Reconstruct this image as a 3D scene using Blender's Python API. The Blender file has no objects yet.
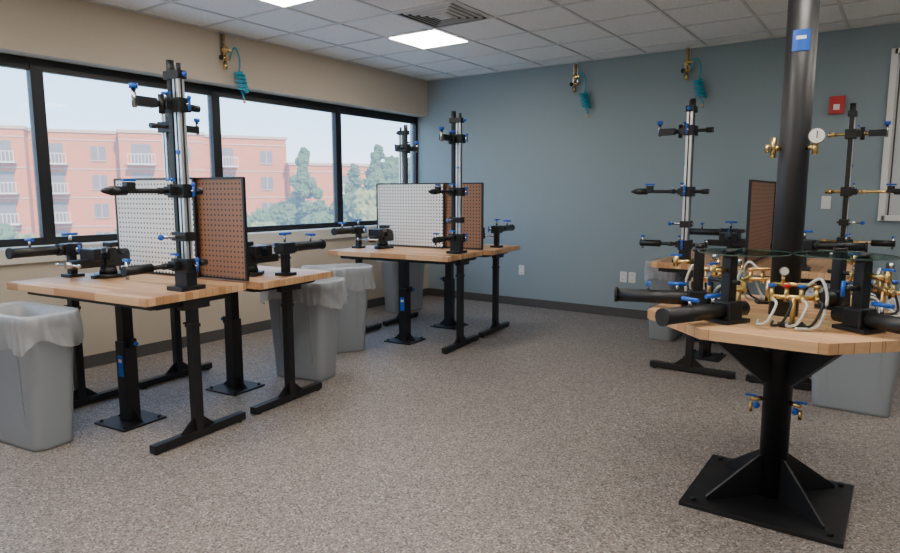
import bpy, bmesh, math, random
from mathutils import Vector, Matrix, Euler, noise
random.seed(7)
H=2.88
# ------------------------------------------------------------------ materials
M={}
def newmat(name):
    m=bpy.data.materials.new(name); m.use_nodes=True
    nt=m.node_tree; b=nt.nodes['Principled BSDF']; M[name]=m
    return m,nt,b
def simple(name,col,rough=.5,metal=0,**kw):
    m,nt,b=newmat(name)
    b.inputs['Base Color'].default_value=(*col,1); b.inputs['Roughness'].default_value=rough; b.inputs['Metallic'].default_value=metal
    n=nt.nodes.new('ShaderNodeTexNoise'); n.inputs['Scale'].default_value=kw.get('ns',9); n.inputs['Detail'].default_value=4
    tc=nt.nodes.new('ShaderNodeTexCoord'); nt.links.new(tc.outputs['Object'],n.inputs['Vector'])
    r=nt.nodes.new('ShaderNodeMapRange'); r.inputs[3].default_value=max(0,rough-.08); r.inputs[4].default_value=min(1,rough+.08)
    nt.links.new(n.outputs[0],r.inputs[0]); nt.links.new(r.outputs[0],b.inputs['Roughness'])
    return m
simple('black_steel',(.006,.006,.007),.45)
simple('black_rubber',(.010,.010,.011),.7)
simple('dark_cast',(.012,.013,.016),.4,.2)
simple('aluminium',(.70,.71,.73),.35,.8)
simple('steel',(.5,.5,.5),.25,1)
simple('brass',(.72,.50,.20),.28,1)
simple('blue_plastic',(.01,.10,.52),.4)
simple('red_plastic',(.55,.02,.02),.4)
simple('teal_hose',(.01,.30,.40),.45)
simple('white_plastic',(.78,.77,.74),.4)
simple('clear_hose',(.6,.6,.58),.25)
simple('can_grey',(.25,.27,.29),.5)
simple('window_frame',(.004,.004,.006),.5)
simple('sill_white',(.62,.58,.50),.5)
simple('board_white',(.55,.58,.60),.3)
simple('frame_dark',(.05,.04,.035),.5)
def noisy(name,c1,c2,scale,rough=.9,bump=0,detail=6):
    m,nt,b=newmat(name)
    tc=nt.nodes.new('ShaderNodeTexCoord'); n=nt.nodes.new('ShaderNodeTexNoise'); n.inputs['Scale'].default_value=scale; n.inputs['Detail'].default_value=detail
    nt.links.new(tc.outputs['Object'],n.inputs['Vector'])
    mx=nt.nodes.new('ShaderNodeMix'); mx.data_type='RGBA'; mx.inputs[6].default_value=(*c1,1); mx.inputs[7].default_value=(*c2,1)
    nt.links.new(n.outputs[0],mx.inputs[0]); nt.links.new(mx.outputs[2],b.inputs['Base Color'])
    b.inputs['Roughness'].default_value=rough
    if bump:
        bp=nt.nodes.new('ShaderNodeBump'); bp.inputs['Strength'].default_value=bump; bp.inputs['Distance'].default_value=.003
        nt.links.new(n.outputs[0],bp.inputs['Height']); nt.links.new(bp.outputs[0],b.inputs['Normal'])
    return m
noisy('paint_beige',(.49,.415,.32),(.53,.455,.355),60,.85,.15)
noisy('paint_blue',(.25,.31,.335),(.27,.33,.355),60,.8,.15)
noisy('baseboard',(.07,.065,.062),(.09,.082,.078),20,.6)
noisy('foliage',(.05,.09,.03),(.14,.19,.06),2.2,.9)
noisy('foliage_yellow',(.16,.18,.05),(.30,.29,.10),2.2,.9)
noisy('bark',(.08,.06,.04),(.14,.1,.07),6,.9)
noisy('grass',(.10,.16,.05),(.2,.22,.1),.2,.95)
noisy('bounce_asphalt',(.3,.3,.29),(.36,.36,.35),.8,.9)
noisy('concrete_light',(.50,.33,.24),(.56,.38,.29),2,.9)
noisy('balcony_white',(.62,.54,.49),(.68,.60,.55),2,.8)
simple('building_glass',(.18,.15,.14),.3)
m,nt,b=newmat('brick_wall'); tc=nt.nodes.new('ShaderNodeTexCoord'); br=nt.nodes.new('ShaderNodeTexBrick')
sx=nt.nodes.new('ShaderNodeSeparateXYZ'); cb=nt.nodes.new('ShaderNodeCombineXYZ'); ad=nt.nodes.new('ShaderNodeMath')
nt.links.new(tc.outputs['Object'],sx.inputs[0]); nt.links.new(sx.outputs[0],ad.inputs[0]); nt.links.new(sx.outputs[1],ad.inputs[1]); nt.links.new(ad.outputs[0],cb.inputs[0]); nt.links.new(sx.outputs[2],cb.inputs[1])
br.inputs['Color1'].default_value=(.58,.14,.045,1); br.inputs['Color2'].default_value=(.64,.18,.065,1); br.inputs['Mortar'].default_value=(.54,.22,.11,1)
br.inputs['Scale'].default_value=1.5; nt.links.new(cb.outputs[0],br.inputs['Vector']); nt.links.new(br.outputs[0],b.inputs['Base Color']); b.inputs['Roughness'].default_value=.9
# speckled floor
m,nt,b=newmat('floor_speckle'); tc=nt.nodes.new('ShaderNodeTexCoord')
v1=nt.nodes.new('ShaderNodeTexVoronoi'); v1.inputs['Scale'].default_value=135; nt.links.new(tc.outputs['Object'],v1.inputs['Vector'])
sp=nt.nodes.new('ShaderNodeSeparateColor'); nt.links.new(v1.outputs['Color'],sp.inputs[0])
cr=nt.nodes.new('ShaderNodeValToRGB'); cr.color_ramp.interpolation='CONSTANT'
e=cr.color_ramp.elements; e[0].position=0; e[0].color=(.095,.082,.074,1); e[1].position=.18; e[1].color=(.225,.193,.172,1)
for p,c in((.45,(.27,.233,.208,1)),(.68,(.185,.159,.143,1)),(.86,(.42,.378,.345,1)),(.95,(.21,.145,.12,1))):
    x=e.new(p); x.color=c
nt.links.new(sp.outputs[0],cr.inputs[0])
n=nt.nodes.new('ShaderNodeTexNoise'); n.inputs['Scale'].default_value=1.2; n.inputs['Detail'].default_value=3; nt.links.new(tc.outputs['Object'],n.inputs['Vector'])
mr=nt.nodes.new('ShaderNodeMapRange'); mr.inputs[3].default_value=.92; mr.inputs[4].default_value=1.08; nt.links.new(n.outputs[0],mr.inputs[0])
vm=nt.nodes.new('ShaderNodeVectorMath'); vm.operation='SCALE'; nt.links.new(cr.outputs[0],vm.inputs[0]); nt.links.new(mr.outputs[0],vm.inputs['Scale'])
nt.links.new(vm.outputs[0],b.inputs['Base Color']); b.inputs['Roughness'].default_value=.5; b.inputs['Specular IOR Level'].default_value=.4
bp=nt.nodes.new('ShaderNodeBump'); bp.inputs['Strength'].default_value=.1; bp.inputs['Distance'].default_value=.002; nt.links.new(sp.outputs[1],bp.inputs['Height']); nt.links.new(bp.outputs[0],b.inputs['Normal'])
# ceiling tile
m,nt,b=newmat('ceiling_tile'); tc=nt.nodes.new('ShaderNodeTexCoord')
v=nt.nodes.new('ShaderNodeTexNoise'); v.inputs['Scale'].default_value=120; v.inputs['Detail'].default_value=2; nt.links.new(tc.outputs['Object'],v.inputs['Vector'])
cr=nt.nodes.new('ShaderNodeValToRGB'); cr.color_ramp.elements[0].position=.34; cr.color_ramp.elements[0].color=(.62,.61,.59,1); cr.color_ramp.elements[1].position=.44; cr.color_ramp.elements[1].color=(.90,.885,.86,1)
nt.links.new(v.outputs[0],cr.inputs[0]); nt.links.new(cr.outputs[0],b.inputs['Base Color']); b.inputs['Roughness'].default_value=.95
simple('ceiling_bar',(.66,.65,.63),.6)
# butcher block
m,nt,b=newmat('butcher_block'); tc=nt.nodes.new('ShaderNodeTexCoord')
br=nt.nodes.new('ShaderNodeTexBrick'); br.inputs['Scale'].default_value=1; br.inputs['Brick Width'].default_value=.38; br.inputs['Row Height'].default_value=.046
br.inputs['Mortar Size'].default_value=.0012; br.inputs['Color1'].default_value=(.44,.22,.10,1); br.inputs['Color2'].default_value=(.70,.44,.24,1); br.inputs['Mortar'].default_value=(.25,.13,.06,1)
nt.links.new(tc.outputs['Object'],br.inputs['Vector'])
mp=nt.nodes.new('ShaderNodeMapping'); mp.inputs['Scale'].default_value=(3,60,60); nt.links.new(tc.outputs['Object'],mp.inputs[0])
n=nt.nodes.new('ShaderNodeTexNoise'); n.inputs['Scale'].default_value=1; nt.links.new(mp.outputs[0],n.inputs['Vector'])
mr=nt.nodes.new('ShaderNodeMapRange'); mr.inputs[3].default_value=.82; mr.inputs[4].default_value=1.12; nt.links.new(n.outputs[0],mr.inputs[0])
vm=nt.nodes.new('ShaderNodeVectorMath'); vm.operation='SCALE'; nt.links.new(br.outputs[0],vm.inputs[0]); nt.links.new(mr.outputs[0],vm.inputs['Scale'])
nt.links.new(vm.outputs[0],b.inputs['Base Color']); b.inputs['Roughness'].default_value=.45; b.inputs['Specular IOR Level'].default_value=.3
def peg(name,col,hole):
    m,nt,b=newmat(name); tc=nt.nodes.new('ShaderNodeTexCoord')
    sx=nt.nodes.new('ShaderNodeSeparateXYZ'); nt.links.new(tc.outputs['Object'],sx.inputs[0])
    cb=nt.nodes.new('ShaderNodeCombineXYZ')
    for i,k in((0,0),(2,1)):
        a=nt.nodes.new('ShaderNodeMath'); a.operation='DIVIDE'; a.inputs[1].default_value=.032; nt.links.new(sx.outputs[i],a.inputs[0])
        f=nt.nodes.new('ShaderNodeMath'); f.operation='FRACT'; nt.links.new(a.outputs[0],f.inputs[0]); nt.links.new(f.outputs[0],cb.inputs[k])
    d=nt.nodes.new('ShaderNodeVectorMath'); d.operation='DISTANCE'; d.inputs[1].default_value=(.5,.5,0); nt.links.new(cb.outputs[0],d.inputs[0])
    l=nt.nodes.new('ShaderNodeMath'); l.operation='LESS_THAN'; l.inputs[1].default_value=.2; nt.links.new(d.outputs['Value'],l.inputs[0])
    mx=nt.nodes.new('ShaderNodeMix'); mx.data_type='RGBA'; mx.inputs[6].default_value=(*col,1); mx.inputs[7].default_value=(*hole,1)
    nt.links.new(l.outputs[0],mx.inputs[0]); nt.links.new(mx.outputs[2],b.inputs['Base Color']); b.inputs['Roughness'].default_value=.5
peg('pegboard_white',(.85,.85,.84),(.04,.04,.04)); peg('pegboard_brown',(.27,.13,.07),(.02,.01,.008))
m,nt,b=newmat('plastic_bag'); b.inputs['Base Color'].default_value=(.68,.69,.70,1); b.inputs['Roughness'].default_value=.2
tr=nt.nodes.new('ShaderNodeBsdfTransparent'); tl=nt.nodes.new('ShaderNodeBsdfTranslucent'); tl.inputs[0].default_value=(.8,.8,.8,1)
m1=nt.nodes.new('ShaderNodeMixShader'); m1.inputs[0].default_value=.35; nt.links.new(b.outputs[0],m1.inputs[1]); nt.links.new(tl.outputs[0],m1.inputs[2])
m2=nt.nodes.new('ShaderNodeMixShader'); m2.inputs[0].default_value=.55; nt.links.new(m1.outputs[0],m2.inputs[1]); nt.links.new(tr.outputs[0],m2.inputs[2])
nt.links.new(m2.outputs[0],nt.nodes['Material Output'].inputs[0])
def glassmat(name,tint,gl,rg=.03,veil=0):
    m,nt,b=newmat(name); tr=nt.nodes.new('ShaderNodeBsdfTransparent'); tr.inputs[0].default_value=(*tint,1)
    g=nt.nodes.new('ShaderNodeBsdfGlossy'); g.inputs['Roughness'].default_value=rg
    mm=nt.nodes.new('ShaderNodeMixShader'); mm.inputs[0].default_value=gl; nt.links.new(tr.outputs[0],mm.inputs[1]); nt.links.new(g.outputs[0],mm.inputs[2])
    out=mm
    if veil:   # haze over the outdoor view, put into the pane material as translucency
        t=nt.nodes.new('ShaderNodeBsdfTranslucent'); t.inputs[0].default_value=(.9,.92,.95,1)
        out=nt.nodes.new('ShaderNodeMixShader'); out.inputs[0].default_value=veil; nt.links.new(mm.outputs[0],out.inputs[1]); nt.links.new(t.outputs[0],out.inputs[2])
    nt.links.new(out.outputs[0],nt.nodes['Material Output'].inputs[0]); nt.nodes.remove(b)
glassmat('window_glass',(.98,.985,.985),.02,.03,.10); glassmat('disc_glass',(.66,.74,.70),.10,.1)
simple('disc_edge',(.06,.10,.085),.25)
m,nt,b=newmat('lamp_panel'); b.inputs['Base Color'].default_value=(.9,.9,.88,1); b.inputs['Emission Color'].default_value=(1,.94,.86,1); b.inputs['Emission Strength'].default_value=25
# ------------------------------------------------------------------ mesh builder
class MB:
    def __init__(s): s.bm=bmesh.new(); s.mats=[]
    def mi(s,mat):
        if mat not in s.mats: s.mats.append(mat)
        return s.mats.index(mat)
    def _fin(s,verts,mat,smooth=False):
        i=s.mi(mat); fs=set(f for v in verts for f in v.link_faces)
        for f in fs: f.material_index=i; f.smooth=smooth and len(f.verts)<=4
        return fs
    def box(s,c,d,mat,rot=None,bev=0):
        r=bmesh.ops.create_cube(s.bm,size=1); vs=r['verts']
        mt=Matrix.Translation(c)@((Euler(rot).to_matrix().to_4x4()) if rot else Matrix())@Matrix.Diagonal((*d,1))
        bmesh.ops.transform(s.bm,matrix=mt,verts=vs)
        s._fin(vs,mat)
        if bev:
            es=list(set(e for v in vs for e in v.link_edges))
            bmesh.ops.bevel(s.bm,geom=es,offset=bev,segments=2,affect='EDGES',profile=.6,material=s.mi(mat))
    def cyl(s,p0,p1,r,mat,seg=16,r2=None):
        p0=Vector(p0);p1=Vector(p1);d=p1-p0;L=d.length
        q=d.to_track_quat('Z','Y').to_matrix().to_4x4()
        rr=bmesh.ops.create_cone(s.bm,cap_ends=True,segments=seg,radius1=r,radius2=r if r2 is None else r2,depth=L)
        bmesh.ops.transform(s.bm,matrix=Matrix.Translation((p0+p1)/2)@q,verts=rr['verts'])
        s._fin(rr['verts'],mat,True)
    def sph(s,c,r,mat,sc=(1,1,1),u=14,v=9):
        rr=bmesh.ops.create_uvsphere(s.bm,u_segments=u,v_segments=v,radius=r)
        bmesh.ops.transform(s.bm,matrix=Matrix.Translation(c)@Matrix.Diagonal((*sc,1)),verts=rr['verts'])
        s._fin(rr['verts'],mat,True)
    def tube(s,pts,r,mat,seg=8,sub=6):
        P=[Vector(p) for p in pts]; Q=[]
        n=len(P)
        for i in range(n-1):
            a=P[max(i-1,0)];b_=P[i];c=P[i+1];d=P[min(i+2,n-1)]
            for k in range(sub):
                t=k/sub
                Q.append(.5*((2*b_)+(-a+c)*t+(2*a-5*b_+4*c-d)*t*t+(-a+3*b_-3*c+d)*t**3))
        Q.append(P[-1]); rings=[]
        up=Vector((0.13,.21,.97))
        for i,p in enumerate(Q):
            t=(Q[min(i+1,len(Q)-1)]-Q[max(i-1,0)]).normalized()
            x=t.cross(up)
            if x.length<.05: x=t.cross(Vector((1,0,0)))
            x.normalize(); y=t.cross(x)
            rings.append([s.bm.verts.new(p+r*(math.cos(2*math.pi*j/seg)*x+math.sin(2*math.pi*j/seg)*y)) for j in range(seg)])
        i0=s.mi(mat)
        for a,b_ in zip(rings,rings[1:]):
            for j in range(seg):
                f=s.bm.faces.new((a[j],a[(j+1)%seg],b_[(j+1)%seg],b_[j])); f.material_index=i0; f.smooth=True
        for R in(rings[0],rings[-1]):
            f=s.bm.faces.new(R); f.material_index=i0
    def poly(s,pts,off,mat):
        a=[s.bm.verts.new(p) for p in pts]; b_=[s.bm.verts.new(Vector(p)+Vector(off)) for p in pts]
        i0=s.mi(mat); n=len(a); fs=[s.bm.faces.new(a[::-1]),s.bm.faces.new(b_)]
        for j in range(n): fs.append(s.bm.faces.new((a[j],a[(j+1)%n],b_[(j+1)%n],b_[j])))
        for f in fs: f.material_index=i0
        bmesh.ops.recalc_face_normals(s.bm,faces=fs)
    def mesh(s,name):
        bmesh.ops.recalc_face_normals(s.bm,faces=s.bm.faces)
        me=bpy.data.meshes.new(name); s.bm.to_mesh(me); s.bm.free()
        for k in s.mats: me.materials.append(M[k])
        return me
    def obj(s,name,loc=(0,0,0),rz=0):
        return place(name,s.mesh(name),loc,rz)
def place(name,me,loc=(0,0,0),rz=0):
    o=bpy.data.objects.new(name,me); bpy.context.collection.objects.link(o); o.location=loc; o.rotation_euler=(0,0,rz); return o
def slab(name,lo,hi,mat):
    m=MB(); c=[(a+b)/2 for a,b in zip(lo,hi)]; d=[b-a for a,b in zip(lo,hi)]
    m.box((0,0,0),d,mat); return m.obj(name,c)
# ------------------------------------------------------------------ room
XR,YN=8.2,-9.6
slab('floor',(-.3,YN-.15,-.1),(XR+.15,.15,0),'floor_speckle')
slab('ceiling',(-.3,YN-.15,H),(XR+.15,.15,H+.12),'ceiling_tile')
slab('wall_back',(-.3,0,0),(XR+.15,.15,H),'paint_blue')
slab('wall_right',(XR,YN,0),(XR+.15,0,H),'paint_blue')
slab('wall_rear',(-.3,YN-.15,0),(XR+.15,YN,H),'paint_beige')
ZS,ZH=.985,2.41
m=MB()
m.box((-.15,YN/2,ZS/2),(.3,-YN,ZS),'paint_beige')
m.box((-.15,YN/2,(ZH+H)/2),(.3,-YN,H-ZH),'paint_beige')
m.box((-.15,YN+.25,(ZH+ZS)/2),(.3,.5,ZH-ZS),'paint_beige')
m.obj('wall_left')
wy=[-9.1,-7.9,-6.3,-4.70,-3.14,-1.50,0]
def window(k,y0,y1):
    m=MB(); x=-.20; f=.045
    m.box((x,(y0+y1)/2,ZS+.035),(.06,y1-y0,.07),'window_frame')
    m.box((x,(y0+y1)/2,ZH-.045),(.06,y1-y0,.09),'window_frame')
    m.box((x,y0+f/2,(ZS+ZH)/2),(.07,f,ZH-ZS),'window_frame')
    m.box((x,y1-f/2,(ZS+ZH)/2),(.07,f,ZH-ZS),'window_frame')
    m.box((x-.01,(y0+y1)/2,(ZS+ZH)/2),(.002,y1-y0-.08,ZH-ZS-.1),'window_glass')
    m.obj('window_%d'%k)
for k in range(6): window(k+1,wy[k],wy[k+1])
m=MB(); m.box((.012,YN/2,ZS-.045),(.03,-YN-.02,.11),'sill_white'); m.box((-.085,YN/2,ZS+.006),(.20,-YN-.02,.014),'sill_white',bev=.003); m.obj('trim_window_sill')
slab('baseboard_left',(0,YN,0),(.012,0,.10),'baseboard'); slab('baseboard_back',(.012,-.012,0),(XR,0,.10),'baseboard')
slab('baseboard_right',(XR-.012,YN,0),(XR,-.012,.10),'baseboard')
T=.61; gx0=1.10; gy0=-1.535
m=MB()
k=-2
while gx0+k*T<XR:
    x=gx0+k*T
    if x>0: m.box((x,YN/2,H-.004),(.024,-YN,.008),'ceiling_bar')
    k+=1
k=-14
while gy0+k*T<0:
    y=gy0+k*T
    if y>YN: m.box((XR/2,y,H-.004),(XR,.024,.0081),'ceiling_bar')
    k+=1
m.box((.01,YN/2,H-.005),(.02,-YN,.01),'ceiling_bar'); m.box((XR/2,-.01,H-.005),(XR,.02,.01),'ceiling_bar')
m.obj('ceiling_grid')
def troffer(ix,iy):
    m=MB(); x=gx0+(ix+.5)*T; y=gy0+(iy+.5)*T
    m.box((0,0,-.004),(.585,.585,.008),'ceiling_bar'); m.box((0,0,-.010),(.54,.54,.006),'lamp_panel')
    m.obj('ceiling_light',(x,y,H-.001))
for ix,iy in((0,-1),(0,-4),(0,-8),(4,-6),(4,-8),(4,-11),(8,-4),(8,-8),(8,-11),(0,-11),(8,-1),(6,-5),(2,-8)): troffer(ix,iy)  # only the leading pair shows; the others are added out of view for brightness
m=MB()
for i,(o,w) in enumerate(((.29,.03),(.235,.022),(.185,.022),(.135,.022),(.085,.02))):
    z=-.006-.004*i
    for sx,sy,dx,dy in((0,1,2*o,w),(0,-1,2*o,w),(1,0,w,2*o),(-1,0,w,2*o)):
        m.box((sx*o,sy*o,z),(dx,dy,.006),'ceiling_bar',rot=(sy*.5,-sx*.5,0))
m.box((0,0,-.001),(.58,.58,.002),'black_rubber'); m.box((0,0,-.02),(.12,.12,.006),'ceiling_bar')
m.obj('ceiling_vent',(gx0+1.5*T,gy0-1.5*T,H-.001))
# ------------------------------------------------------------------ bench template
def bench_mesh():
    m=MB(); zt=.86
    m.box((-.035,-.365,zt-.0225),(1.31,.68,.045),'butcher_block',bev=.004)
    for y in(-.62,-.11): m.box((0,y,.80),(1.16,.05,.03),'black_steel')
    for x in(-.56,0,.56): m.box((x,-.365,.797),(.05,.50,.03),'black_steel')
    px,py=-.02,-.40
    m.box((px,py,.006),(.29,.29,.012),'black_steel',bev=.002)
    m.box((px,py,.26),(.085,.085,.50),'black_steel',bev=.005); m.box((px,py,.63),(.068,.068,.33),'black_steel',bev=.004)
    m.box((px,py-.0432,.36),(.045,.002,.13),'blue_plastic'); m.box((px,py-.0436,.39),(.03,.002,.02),'white_plastic')
    m.box((px+.055,py,.50),(.03,.05,.05),'black_steel'); m.cyl((px+.06,py,.50),(px+.10,py,.50),.008,'black_steel'); m.sph((px+.10,py,.50),.014,'blue_plastic')
    for sx in(-1,1):
        for sy in(-1,1): m.cyl((px+sx*.115,py+sy*.115,.012),(px+sx*.115,py+sy*.115,.026),.011,'black_steel',6)
        m.poly([(px+sx*.04,py-.004,.012),(px+sx*.12,py-.004,.012),(px+sx*.04,py-.004,.09)],(0,.008,0),'black_steel')
        x=sx*.565
        m.box((x,-.36,.03),(.05,.64,.045),'black_steel',bev=.004)
        for yy in(-.65,-.08): m.cyl((x,yy,0),(x,yy,.012),.022,'black_rubber')
        m.box((x,-.38,.43),(.052,.052,.77),'black_steel',bev=.004)
        m.box((x,-.38,.66),(.060,.060,.02),'black_steel'); m.cyl((x,-.41,.68),(x,-.44,.68),.006,'black_steel')
        for sy in(-1,1): m.poly([(x-.004,-.38+sy*.025,.05),(x-.004,-.38+sy*.12,.05),(x-.004,-.38+sy*.025,.13)],(.008,0,0),'black_steel')
        m.box((x+sx*.02,-.38,.785),(.05,.18,.055),'black_steel',bev=.003)
    return m.mesh('workbench')
def tower_mesh(tip='dark_cast',rod='black_steel'):
    m=MB(); x,y=.0,.0; z0=.861
    m.box((x,y,z0+.012),(.13,.16,.024),'black_steel',bev=.003)
    m.box((x,y,z0+.06),(.10,.07,.09),'dark_cast',bev=.004)
    m.box((x+.022,y,1.45),(.044,.044,1.16),'aluminium',bev=.004)
    for s in(-1,1): m.box((x+.022,y+s*.0222,1.45),(.010,.002,1.14),'black_steel')
    m.box((x+.0445,y,1.45),(.002,.010,1.14),'black_steel')
    m.box((x-.034,y,1.46),(.030,.034,1.13),'black_steel',bev=.003)
    m.box((x-.004,y,2.03),(.12,.06,.045),'black_steel',bev=.004); m.cyl((x-.034,y,2.02),(x-.034,y,2.11),.022,'black_steel'); m.cyl((x+.03,y,2.04),(x+.03,y,2.09),.012,'black_steel')
    m.sph((x+.075,y,2.03),.014,'blue_plastic')
    def carriage(z,la,lb,kind):
        m.box((x,y,z),(.135,.08,.075),'black_steel',bev=.005)
        m.box((x-.02,y-.05,z),(.06,.05,.05),'dark_cast',bev=.004)
        m.cyl((x-.02,y+lb,z),(x-.02,y-la,z),.013,rod,12)
        m.cyl((x+.07,y,z),(x+.105,y,z),.008,'steel'); m.cyl((x+.10,y,z-.03),(x+.10,y,z+.03),.007,'blue_plastic'); m.sph((x+.10,y,z+.035),.012,'blue_plastic')
        m.cyl((x-.02,y-.05,z+.02),(x-.02,y-.05,z+.06),.006,'steel'); m.cyl((x-.05,y-.05,z+.062),(x+.01,y-.05,z+.062),.008,'blue_plastic')
        m.cyl((x-.02,y-.10,z),(x-.02,y-.13,z),.018,tip,10)
        e=y-la
        if kind==0:
            m.cyl((x-.02,e+.10,z),(x-.02,e+.02,z),.024,'dark_cast'); m.cyl((x-.02,e+.02,z),(x-.02,e-.03,z),.024,tip,16,.008)
            m.box((x-.02,e+.12,z+.02),(.04,.05,.05),'black_steel',bev=.003); m.box((x-.02,e+.12,z+.055),(.02,.07,.014),'blue_plastic')
        elif kind==1:
            m.box((x-.02,e+.04,z),(.05,.12,.05),'dark_cast',bev=.004); m.cyl((x-.02,e-.02,z-.035),(x-.02,e-.02,z+.06),.012,'steel')
            m.cyl((x-.02,e-.02,z+.06),(x-.02,e-.02,z+.085),.022,'blue_plastic'); m.cyl((x-.02,e+.14,z-.05),(x-.02,e+.14,z+.05),.016,'black_steel')
        else:
            m.cyl((x-.02,e,z),(x-.02,e+.16,z),.026,'black_steel'); m.cyl((x-.02,e+.02,z-.045),(x-.02,e+.02,z+.05),.009,'steel'); m.box((x-.02,e+.02,z+.055),(.05,.016,.014),'blue_plastic')
        m.cyl((x-.02,y+lb-.02,z),(x-.02,y+lb+.03,z),.02,tip)
    carriage(1.87,.22,.13,1); carriage(1.41,.42,.12,0); carriage(1.00,.36,.13,2)
    m.box((x,y,1.16),(.12,.07,.05),'black_steel',bev=.004); m.cyl((x-.02,y-.12,1.16),(x-.02,y+.05,1.16),.010,'steel'); m.sph((x-.02,y-.13,1.16),.017,'blue_plastic')
    m.cyl((x+.022,y-.03,1.62),(x+.022,y-.022,1.62),.012,'blue_plastic')
    return m.mesh('frame_jig_tower')
def vise_mesh():
    m=MB(); z=.861
    m.cyl((0,0,z),(0,0,z+.025),.085,'dark_cast',20); m.cyl((0,0,z+.025),(0,0,z+.07),.055,'dark_cast',20,.045)
    for a in range(3):
        t=a*2.094+.5; m.box((.08*math.cos(t),.08*math.sin(t),z+.01),(.05,.04,.02),'dark_cast',rot=(0,0,t))
    m.box((0,.05,z+.105),(.085,.17,.075),'dark_cast',bev=.014)
    m.box((0,-.005,z+.155),(.15,.05,.075),'dark_cast',bev=.008)
    m.box((0,-.045,z+.178),(.14,.008,.03),'steel')
    m.box((0,-.11,z+.155),(.15,.05,.075),'dark_cast',bev=.008); m.box((0,-.08,z+.178),(.14,.008,.03),'steel')
    m.box((0,-.14,z+.10),(.06,.20,.055),'dark_cast',bev=.008)
    m.cyl((0,-.20,z+.10),(0,-.27,z+.10),.02,'steel'); m.cyl((-.11,-.255,z+.10),(.11,-.255,z+.10),.008,'steel'); m.sph((-.11,-.255,z+.10),.014,'steel'); m.sph((.11,-.255,z+.10),.014,'steel')
    m.cyl((0,.08,z+.14),(0,.14,z+.15),.04,'dark_cast',16,.03)
    m.box((0,.03,z+.21),(.09,.06,.03),'dark_cast',bev=.006)
    return m.mesh('bench_vise')
def clamp_mesh():
    m=MB(); z=.861
    m.box((0,0,z+.01),(.10,.10,.02),'black_steel',bev=.003)
    m.box((0,0,z+.09),(.045,.045,.16),'black_steel',bev=.004)
    m.box((0,0,z+.18),(.08,.11,.075),'dark_cast',bev=.008)
    m.cyl((0,.06,z+.18),(0,-.36,z+.18),.030,'black_steel',20); m.cyl((0,-.36,z+.18),(0,-.375,z+.18),.034,'black_rubber',20)
    m.cyl((0,-.06,z+.18),(0,-.09,z+.18),.037,'dark_cast',20)
    m.cyl((0,0,z+.22),(0,0,z+.27),.009,'steel'); m.cyl((-.005,.05,z+.275),(-.005,-.05,z+.275),.009,'blue_plastic')
    m.cyl((0,-.25,z+.21),(0,-.25,z+.25),.007,'steel'); m.cyl((-.04,-.25,z+.255),(.04,-.25,z+.255),.009,'blue_plastic')
    m.cyl((.04,0,z+.18),(.09,0,z+.18),.014,'steel'); m.cyl((.09,0,z+.15),(.09,0,z+.21),.008,'blue_plastic')
    return m.mesh('tube_clamp_stand')
def peg_mesh(w,x0):
    m=MB(); z0,z1=.868,1.49; zc=(z0+z1)/2; h=z1-z0-.006
    m.box((x0+w/2,-.019,zc),(w,.004,h),'pegboard_white'); m.box((x0+w/2,-.0145,zc),(w,.005,h),'pegboard_brown')
    for x in(x0,x0+w): m.box((x,-.0155,zc),(.014,.020,h+.012),'black_steel')
    for z in(z0+.003,z1): m.box((x0+w/2,-.0155,z),(w,.020,.012),'black_steel')
    return m.mesh('pegboard_panel')
BM,TM,VM,CM,PM,PM2=bench_mesh(),tower_mesh(),vise_mesh(),clamp_mesh(),peg_mesh(.78,-.59),peg_mesh(1.08,-.54)
TB=tower_mesh('brass','brass')
def station(cx,cy,deg,ty=-.38,full=False):
    for k in(0,1):
        r=math.radians(deg+180*k); R=Matrix.Rotation(r,3,'Z'); C=Vector((cx,cy,0))
        place('workbench',BM,C,r)
        if not full: place('pegboard_panel',PM,C,r)
        elif k==0: place('pegboard_panel',PM2,C,r)
        place('frame_jig_tower',TB if full and k else TM,C+R@Vector((.53,ty-(.06 if full and k else 0),0)),r)
        place('bench_vise',VM,C+R@Vector((-.36,-.26,0)),r)
        place('tube_clamp_stand',CM,C+R@Vector((-.58,-.36,0)),r)
station(1.45,-4.62,6); station(1.46,-1.94,6); station(4.38,-1.35,-90,-.46,True)
# ------------------------------------------------------------------ trash cans
def rr_pts(w,d,r,n=8):
    P=[]
    for cx,cy,a0 in((w/2-r,d/2-r,0),(-w/2+r,d/2-r,90),(-w/2+r,-d/2+r,180),(w/2-r,-d/2+r,270)):
        for i in range(n+1):
            a=math.radians(a0+90*i/n); P.append((cx+r*math.cos(a),cy+r*math.sin(a)))
    return P
def dense(P,k):
    Q=[]
    for i in range(len(P)):
        a=Vector(P[i]);b_=Vector(P[(i+1)%len(P)]); L=(b_-a).length; n=max(1,int(L/k))
        for j in range(n): Q.append(tuple(a.lerp(b_,j/n)))
    return Q
def loft(m,rings,mat,capb=True,smooth=True):
    i0=m.mi(mat); R=[[m.bm.verts.new(p) for p in r] for r in rings]; n=len(R[0])
    for a,b_ in zip(R,R[1:]):
        for j in range(n):
            f=m.bm.faces.new((a[j],a[(j+1)%n],b_[(j+1)%n],b_[j])); f.material_index=i0; f.smooth=smooth
    if capb: f=m.bm.faces.new(R[0][::-1]); f.material_index=i0
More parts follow.
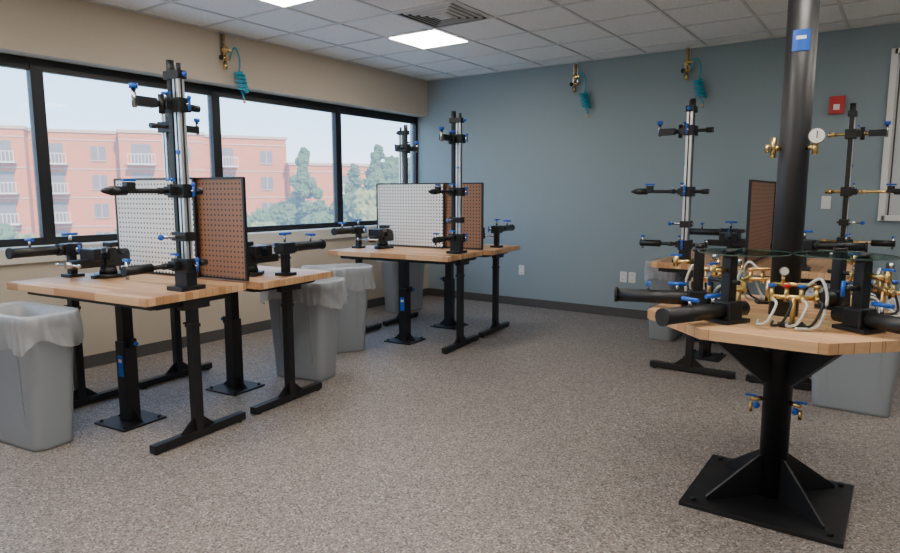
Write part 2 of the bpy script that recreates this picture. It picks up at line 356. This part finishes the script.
def can_mesh(seed):
    m=MB()
    def ring(w,d,z,r=.05): return [(x,y,z) for x,y in rr_pts(w,d,r)]
    loft(m,[ring(.43,.22,0),ring(.435,.225,.02),ring(.45,.235,.16),ring(.515,.262,.60),ring(.52,.265,.605),ring(.545,.275,.70),ring(.56,.285,.70),ring(.565,.29,.745),ring(.545,.272,.748),ring(.535,.262,.70),ring(.43,.22,.03)],'can_grey')
    for sx in(-1,1):
        for xx in(-.14,.14):
            m.box((xx,sx*.121,.36),(.012,.02,.44),'can_grey',rot=(sx*-.036,0,0))
        m.box((sx*.275,0,.66),(.02,.12,.03),'can_grey',bev=.004)
    base=dense(rr_pts(.57,.295,.055),.012); n=len(base); rng=random.Random(seed)
    rings=[]; ph=rng.random()*10
    levels=[(-.08,.50,0),(-.04,.70,0),(-.004,.755,.0),(.006,.762,.002),(.010,.745,.005),(.012,.70,.013),(.014,.66,.018),(.016,.62,.024),(.016,.585,.028)]
    for li,(off,z,amp) in enumerate(levels):
        rg=[]
        for i,(x,y) in enumerate(base):
            v=Vector((x,y,0)); nr=v.normalized()
            nz=noise.noise(Vector((i*.45+ph,li*.3,seed))); nz2=noise.noise(Vector((i*.09+ph,0,seed*3.1)))
            o=off+amp*(nz*1.6+abs(nz2))
            zz=z+(nz2*.09*max(0,(li-4))/4 if li>4 else 0)+nz*.006
            rg.append((x+nr.x*o,y+nr.y*o,zz))
        rings.append(rg)
    loft(m,rings,'plastic_bag',capb=False)
    return m.mesh('trash_can')
cans=[can_mesh(k) for k in(1,2,3)]
for i,(x,y,d) in enumerate(((1.32,-5.50,8),(1.60,-3.70,12),(1.24,-2.98,60),(.46,-1.1,80),(3.47,-.72,90),(5.10,-2.17,0))):
    place('trash_can',cans[i%3],(x,y,0),math.radians(d))
# ------------------------------------------------------------------ pole workstation
PX,PY=4.885,-3.86
m=MB()
m.box((-.01,0,.01),(.64,.64,.02),'black_steel',bev=.003)
m.cyl((0,0,.02),(0,0,H-.02),.060,'black_steel',32); m.cyl((0,0,H-.02),(0,0,H-.002),.11,'black_steel',32)
m.cyl((0,0,.70),(0,0,.74),.07,'black_steel',32)
for k in range(4):
    a=math.radians(45+90*k); c,s=math.cos(a),math.sin(a); n=Vector((-s,c,0))*.006
    def P(r,z): return Vector((c*r,s*r,z))-n
    m.poly([P(.055,.02),P(.33,.02),P(.33,.035),P(.075,.21),P(.055,.21)],n*2,'black_steel')
    m.poly([P(.055,.56),P(.09,.56),P(.36,.78),P(.38,.82),P(.24,.82),P(.055,.68)],n*4,'black_steel')
    m.box((c*.24,s*.24,.81),(.44,.06,.02),'black_steel',rot=(0,0,a))
for sx in(-1,1):
    for sy in(-1,1): m.cyl((sx*.27-.01,sy*.27,.02),(sx*.27-.01,sy*.27,.036),.013,'black_steel',6)
o_,i_=.535,.222
octp=[(-i_,-o_),(i_,-o_),(o_,-i_),(o_,i_),(i_,o_),(-i_,o_),(-o_,i_),(-o_,-i_)]
m.poly([(x,y,.82) for x,y in octp],(0,0,.042),'butcher_block')
for k in range(9):
    a=math.radians(-112+7*k); m.box((.0605*math.cos(a),.0605*math.sin(a),2.03),(.002,.0078,.085),'blue_plastic',rot=(0,0,a))
    if k in(2,3,4,5,6): m.box((.0612*math.cos(a),.0612*math.sin(a),2.04),(.002,.0078,.014),'white_plastic',rot=(0,0,a))
for sx in(-1,1):
    m.cyl((sx*.05,-.02,.47),(sx*.10,-.05,.47),.010,'brass'); m.box((sx*.10,-.05,.487),(.05,.014,.008),'blue_plastic'); m.cyl((sx*.10,-.05,.45),(sx*.10,-.05,.41),.008,'brass'); m.sph((sx*.08,-.04,.44),.016,'blue_plastic')
m.cyl((-.05,-.03,1.59),(-.075,-.045,1.59),.011,'brass'); m.cyl((-.075,-.045,1.55),(-.075,-.045,1.635),.012,'brass'); m.cyl((-.09,-.055,1.59),(-.105,-.06,1.59),.018,'brass',8)
m.cyl((.05,-.03,1.59),(.085,-.05,1.59),.010,'brass'); m.cyl((.085,-.05,1.56),(.085,-.05,1.61),.012,'brass',8)
m.cyl((.087,-.045,1.635),(.09,-.075,1.635),.033,'steel',24); m.cyl((.09,-.075,1.635),(.0903,-.078,1.635),.029,'white_plastic',24); m.box((.091,-.079,1.64),(.004,.001,.03),'black_steel')
m.obj('pole_workstation',(PX,PY,0))
def fixture_mesh(disc=True):
    m=MB(); z=.863
    m.box((0,0,z+.008),(.14,.12,.016),'black_steel',bev=.003)
    m.cyl((-.10,0,z+.05),(.36,0,z+.05),.032,'black_steel',24); m.cyl((.36,0,z+.05),(.372,0,z+.05),.036,'black_rubber',24)
    m.box((0,0,z+.05),(.08,.09,.08),'dark_cast',bev=.008)
    m.box((0,0,z+.17),(.045,.045,.20),'black_steel',bev=.005); m.cyl((0,0,z+.27),(0,0,z+.285),.03,'dark_cast')
    m.cyl((.09,0,z+.08),(.09,0,z+.11),.007,'steel'); m.cyl((.05,0,z+.115),(.13,0,z+.115),.009,'blue_plastic')
    m.cyl((.22,0,z+.08),(.22,0,z+.105),.007,'steel'); m.cyl((.22,-.04,z+.11),(.22,.04,z+.11),.009,'blue_plastic')
    m.cyl((0,.05,z+.17),(0,-.10,z+.17),.010,'dark_cast'); m.cyl((0,-.10,z+.14),(0,-.10,z+.20),.008,'blue_plastic')
    m.cyl((.02,0,z+.22),(.10,0,z+.22),.010,'brass'); m.cyl((.10,0,z+.20),(.10,0,z+.245),.013,'brass',8); m.box((.10,0,z+.25),(.05,.012,.008),'blue_plastic')
    if disc:
        m.cyl((-.08,0,z+.287),(-.08,0,z+.291),.178,'disc_glass',48)
        for i in range(48):
            a=2*math.pi*i/48; m.box((-.08+.179*math.cos(a),.179*math.sin(a),z+.289),(.003,.0236,.004),'disc_edge',rot=(0,0,a))
    m.cyl((0,0,z+.285),(0,0,z+.305),.02,'black_steel')
    return m.mesh('welding_fixture')
FM=fixture_mesh(); FN=fixture_mesh(False)
for r,a,f in((.36,-118,FM),(.36,-35,FM),(.36,195,FN),(.36,60,FN)):
    t=math.radians(a); place('welding_fixture',f,(PX+r*math.cos(t),PY+r*math.sin(t),0),t)
def manifold_mesh():
    m=MB(); z=.863
    m.box((0,0,z+.006),(.10,.06,.012),'black_steel'); m.cyl((0,0,z),(0,0,z+.12),.010,'brass')
    m.cyl((-.09,0,z+.12),(.09,0,z+.12),.010,'brass'); m.cyl((-.08,.015,z+.17),(.08,.015,z+.17),.008,'brass')
    for i,x in enumerate((-.08,-.027,.027,.08)):
        m.cyl((x,0,z+.10),(x,0,z+.16),.009,'brass',8); m.cyl((x,0,z+.16),(x,0,z+.172),.015,('blue_plastic','red_plastic')[i%2] if i<3 else 'brass',8)
        m.cyl((x,0,z+.12),(x,-.04,z+.115),.009,'brass',8)
        m.tube([(x,-.04,z+.115),(x+.01,-.08,z+.10),(x-.02,-.09,z+.03),(x-.05,-.05,z+.01),(x-.04,.03,z+.012)],.0055,('clear_hose','black_rubber')[i%2])
    m.tube([(.05,.01,z+.17),(.09,-.02,z+.20),(.11,-.05,z+.12),(.08,-.07,z+.02),(.0,-.09,z+.010)],.006,'clear_hose')
    m.cyl((-.04,.015,z+.17),(-.04,.015,z+.21),.008,'brass',8); m.cyl((-.04,.012,z+.225),(-.04,-.008,z+.225),.018,'steel',16); m.cyl((-.04,-.008,z+.225),(-.04,-.010,z+.225),.015,'white_plastic',16)
    return m.mesh('torch_manifold')
MM=manifold_mesh()
for r,a in((.29,-76),(.19,-155),(.26,6),(.29,112),(.40,25),(.38,158)):
    t=math.radians(a); place('torch_manifold',MM,(PX+r*math.cos(t),PY+r*math.sin(t),0),t+math.pi/2)
# ------------------------------------------------------------------ wall hardware
def hose_mesh():
    m=MB()
    m.box((0,-.006,-.10),(.06,.008,.22),'steel'); m.cyl((0,-.03,0),(0,-.03,-.26),.012,'brass'); m.cyl((0,-.008,-.05),(0,-.03,-.05),.008,'steel')
    m.cyl((0,-.034,-.12),(0,-.034,-.17),.026,'brass',8); m.box((.03,-.05,-.145),(.07,.012,.014),'brass')
    m.cyl((-.03,-.03,-.22),(.05,-.03,-.22),.014,'brass',8); m.cyl((0,-.03,-.26),(0,-.03,-.32),.020,'brass',8); m.cyl((-.05,-.03,-.22),(-.03,-.03,-.22),.022,'dark_cast')
    m.tube([(.05,-.03,-.22),(.075,-.05,-.13),(.11,-.05,-.12),(.145,-.05,-.20),(.14,-.05,-.30),(.12,-.05,-.38)],.008,'teal_hose')
    pts=[]
    for i in range(44):
        t=i*.75; pts.append((.12+(.040)*math.cos(t)+.0012*i,-.066+.038*math.sin(t),-.33-.004*i))
    m.tube(pts,.013,'teal_hose',6,3)
    m.tube([(.15,-.05,-.50),(.175,-.05,-.54),(.18,-.05,-.58)],.008,'teal_hose')
    m.cyl((.18,-.05,-.57),(.182,-.05,-.61),.012,'brass',8)
    return m.mesh('air_hose_drop')
HM=hose_mesh()
place('air_hose_drop',HM,(.002,-3.16,H-.02),math.radians(90)); place('air_hose_drop',HM,(2.12,-.002,H-.03)); place('air_hose_drop',HM,(3.36,-.002,H-.01))
m=MB(); m.box((0,-.022,0),(.125,.04,.16),'red_plastic',bev=.008); m.box((0,-.044,-.02),(.05,.006,.05),'white_plastic',bev=.002); m.cyl((0,-.042,.05),(0,-.052,.05),.016,'red_plastic'); m.obj('fire_alarm',(4.72,0,2.2))
m=MB(); m.box((0,-.005,0),(.078,.008,.12),'white_plastic',bev=.002)
for s in(-1,1):
    m.box((0,-.010,s*.028),(.035,.003,.032),'white_plastic'); m.box((-.007,-.012,s*.03),(.003,.002,.012),'black_rubber'); m.box((.007,-.012,s*.03),(.003,.002,.012),'black_rubber')
OM=m.mesh('wall_outlet')
place('wall_outlet',OM,(1.46,0,.45)); place('wall_outlet',OM,(2.76,0,.46)); place('wall_outlet',OM,(2.86,0,.46))
m=MB(); m.box((0,-.005,0),(.078,.008,.12),'white_plastic',bev=.002); m.box((0,-.012,0),(.012,.012,.026),'white_plastic'); m.obj('light_switch',(4.69,0,1.31))
m=MB(); w,h=1.8,1.45
m.box((w/2,-.014,0),(w,.02,h),'board_white')
for x in(0,w): m.box((x,-.020,0),(.05,.036,h+.05),'white_plastic',bev=.003)
for z in(-h/2,h/2): m.box((w/2,-.020,z),(w,.036,.05),'white_plastic',bev=.003)
m.box((w/2,-.05,-h/2),(w*.6,.07,.015),'aluminium')
m.box((.05,-.027,0),(.012,.010,h-.04),'frame_dark')
m.obj('whiteboard',(5.13,0,1.9))
# ------------------------------------------------------------------ exterior
ZG=-5.0
slab('ground_outside',(-160,-80,ZG-.2),(-.6,160,ZG),'grass')
slab('bounce_parking_lot',(-20,-30,ZG+.001),(-2,60,ZG+.03),'bounce_asphalt')  # unseen pale paving, set near the windows to bounce sun onto the ceiling
def building(name,p,yaw,segs):
    m=MB()
    x=0
    for (w,dep,fl,proj) in segs:
        h=fl*2.9+.8
        m.box((x+w/2,dep/2-proj,h/2),(w,dep,h),'brick_wall')
        m.box((x+w/2,dep/2-proj,h+.15),(w+.3,dep+.3,.3),'concrete_light')
        n=max(1,int(w/3.2)); st=w/n
        for f in range(fl):
            z=f*2.9+1.6
            for i in range(n):
                xc=x+st*(i+.5)
                if (i+int(x))%2==1:
                    m.box((xc,-proj-.02,z+.0),(1.8,.1,2.0),'building_glass')
                    m.box((xc,-proj-.7,z-1.05),(2.6,1.4,.15),'balcony_white')
                    for t in range(9): m.box((xc-1.25+t*.3125,-proj-1.38,z-.55),(.05,.05,.95),'balcony_white')
                    m.box((xc,-proj-1.38,z-.05),(2.6,.07,.07),'balcony_white')
                else:
                    m.box((xc,-proj-.02,z+.1),(1.3,.1,1.4),'building_glass'); m.box((xc,-proj-.06,z+.1),(.08,.1,1.4),'concrete_light'); m.box((xc,-proj-.06,z-.66),(1.5,.16,.10),'concrete_light')
            m.box((x+w/2,-proj-.03,f*2.9+3.0),(w,.08,.12),'concrete_light')
        x+=w
    m.obj(name,(*p,ZG),yaw)
building('apartment_building',(-77,2),math.radians(60),[(7,14,3,0),(4,14,4,.6),(12,14,4,2.2),(8,14,4,0),(8,14,4,2.2),(9,14,4,0),(9,14,3,1.6),(8,14,3,0)])
def tree_mesh(seed,h,w,mat,conif=False):
    m=MB(); rng=random.Random(seed)
    m.cyl((0,0,0),(0,0,h*.5),.22,'bark',8,.12)
    n=90
    for i in range(n):
        t=rng.random(); z=h*(.16+.80*t)
        rad=w*(1-t)*.95+.1 if conif else w*math.sqrt(max(.05,1-(2*t-1)**2))
        a=rng.random()*6.28; r=rad*rng.random()**.4
        c=(r*math.cos(a),r*math.sin(a),z); s=w*(.12+.14*rng.random())*(1-.4*t if conif else 1)
        rr=bmesh.ops.create_icosphere(m.bm,subdivisions=3,radius=s)
        for v in rr['verts']:
            d=v.co.normalized(); v.co*=1+.5*noise.noise(d*3.1+Vector((i,seed,0)))+.45*noise.noise(d*9+Vector((0,i,0)))
            v.co+=Vector(c)
        m._fin(rr['verts'],mat,False)
    return m.mesh('tree')
t1,t2,t3=tree_mesh(1,6.2,2.6,'foliage'),tree_mesh(2,9.2,2.1,'foliage',True),tree_mesh(3,5.5,2.6,'foliage_yellow')
cam=(5.29,-7.03)
for i,(az,dist,mesh,sc) in enumerate(((77,44,t1,1.0),(71.5,40,t1,.8),(69.5,44,t3,.75),(66,44,t3,.7),(63.5,40,t1,.62),(60.5,46,t3,.8),(57,42,t1,.72),(54,46,t1,.85),(51.5,44,t3,.8),(49.6,47,t1,.9),(47.6,45,t2,1.05),(46.0,42,t1,.8),(44.2,48,t3,1.0),(42.3,46,t1,1.05),(40.3,44,t3,1.2),(38.2,48,t1,1.3),(36.6,44,t3,1.3),(80,44,t3,1.0),(43.4,58,t2,1.0),(41.3,60,t2,1.2),(39.2,60,t1,1.5),(52.6,36,t1,.5),(67.6,36,t1,.45),(59,34,t1,.5),(34.5,46,t1,1.4))):
    a=math.radians(az); o=place('tree',mesh,(cam[0]-dist*math.sin(a),cam[1]+dist*math.cos(a),ZG),i*1.3); o.scale=(sc,sc,sc)
# ------------------------------------------------------------------ light
w=bpy.data.worlds.new('World'); bpy.context.scene.world=w; w.use_nodes=True; nt=w.node_tree; bg=nt.nodes['Background']
tc=nt.nodes.new('ShaderNodeTexCoord'); sx=nt.nodes.new('ShaderNodeSeparateXYZ'); nt.links.new(tc.outputs['Generated'],sx.inputs[0])
cr=nt.nodes.new('ShaderNodeValToRGB'); e=cr.color_ramp.elements; e[0].position=0.0; e[0].color=(.74,.86,.95,1); e[1].position=.6; e[1].color=(.25,.46,.85,1)
x=e.new(.10); x.color=(.50,.74,1,1); x=e.new(.28); x.color=(.34,.61,1,1)
nt.links.new(sx.outputs[2],cr.inputs[0]); nt.links.new(cr.outputs[0],bg.inputs[0]); bg.inputs[1].default_value=4.6
L=bpy.data.lights.new('sun','SUN'); L.energy=11.0; L.color=(1,.92,.82); L.angle=.02
o=bpy.data.objects.new('sun',L); bpy.context.collection.objects.link(o); o.rotation_euler=Vector((-.75,.25,-.62)).to_track_quat('-Z','Y').to_euler()
L=bpy.data.lights.new('window_portal','AREA'); L.shape='RECTANGLE'; L.size=9.1; L.size_y=1.42; L.cycles.is_portal=True
o=bpy.data.objects.new('window_portal',L); bpy.context.collection.objects.link(o); o.location=(-.26,-4.55,1.7); o.rotation_euler=Matrix(((0,0,-1),(1,0,0),(0,-1,0))).to_euler()
# ------------------------------------------------------------------ camera
c=bpy.data.cameras.new('camera'); co=bpy.data.objects.new('camera',c); bpy.context.collection.objects.link(co); bpy.context.scene.camera=co
c.sensor_width=36; c.lens=36*644/900; c.clip_start=.05; c.clip_end=500
co.location=(5.29,-7.03,1.4); co.rotation_euler=(math.radians(90-7.4),0,math.radians(35))
print('ok')
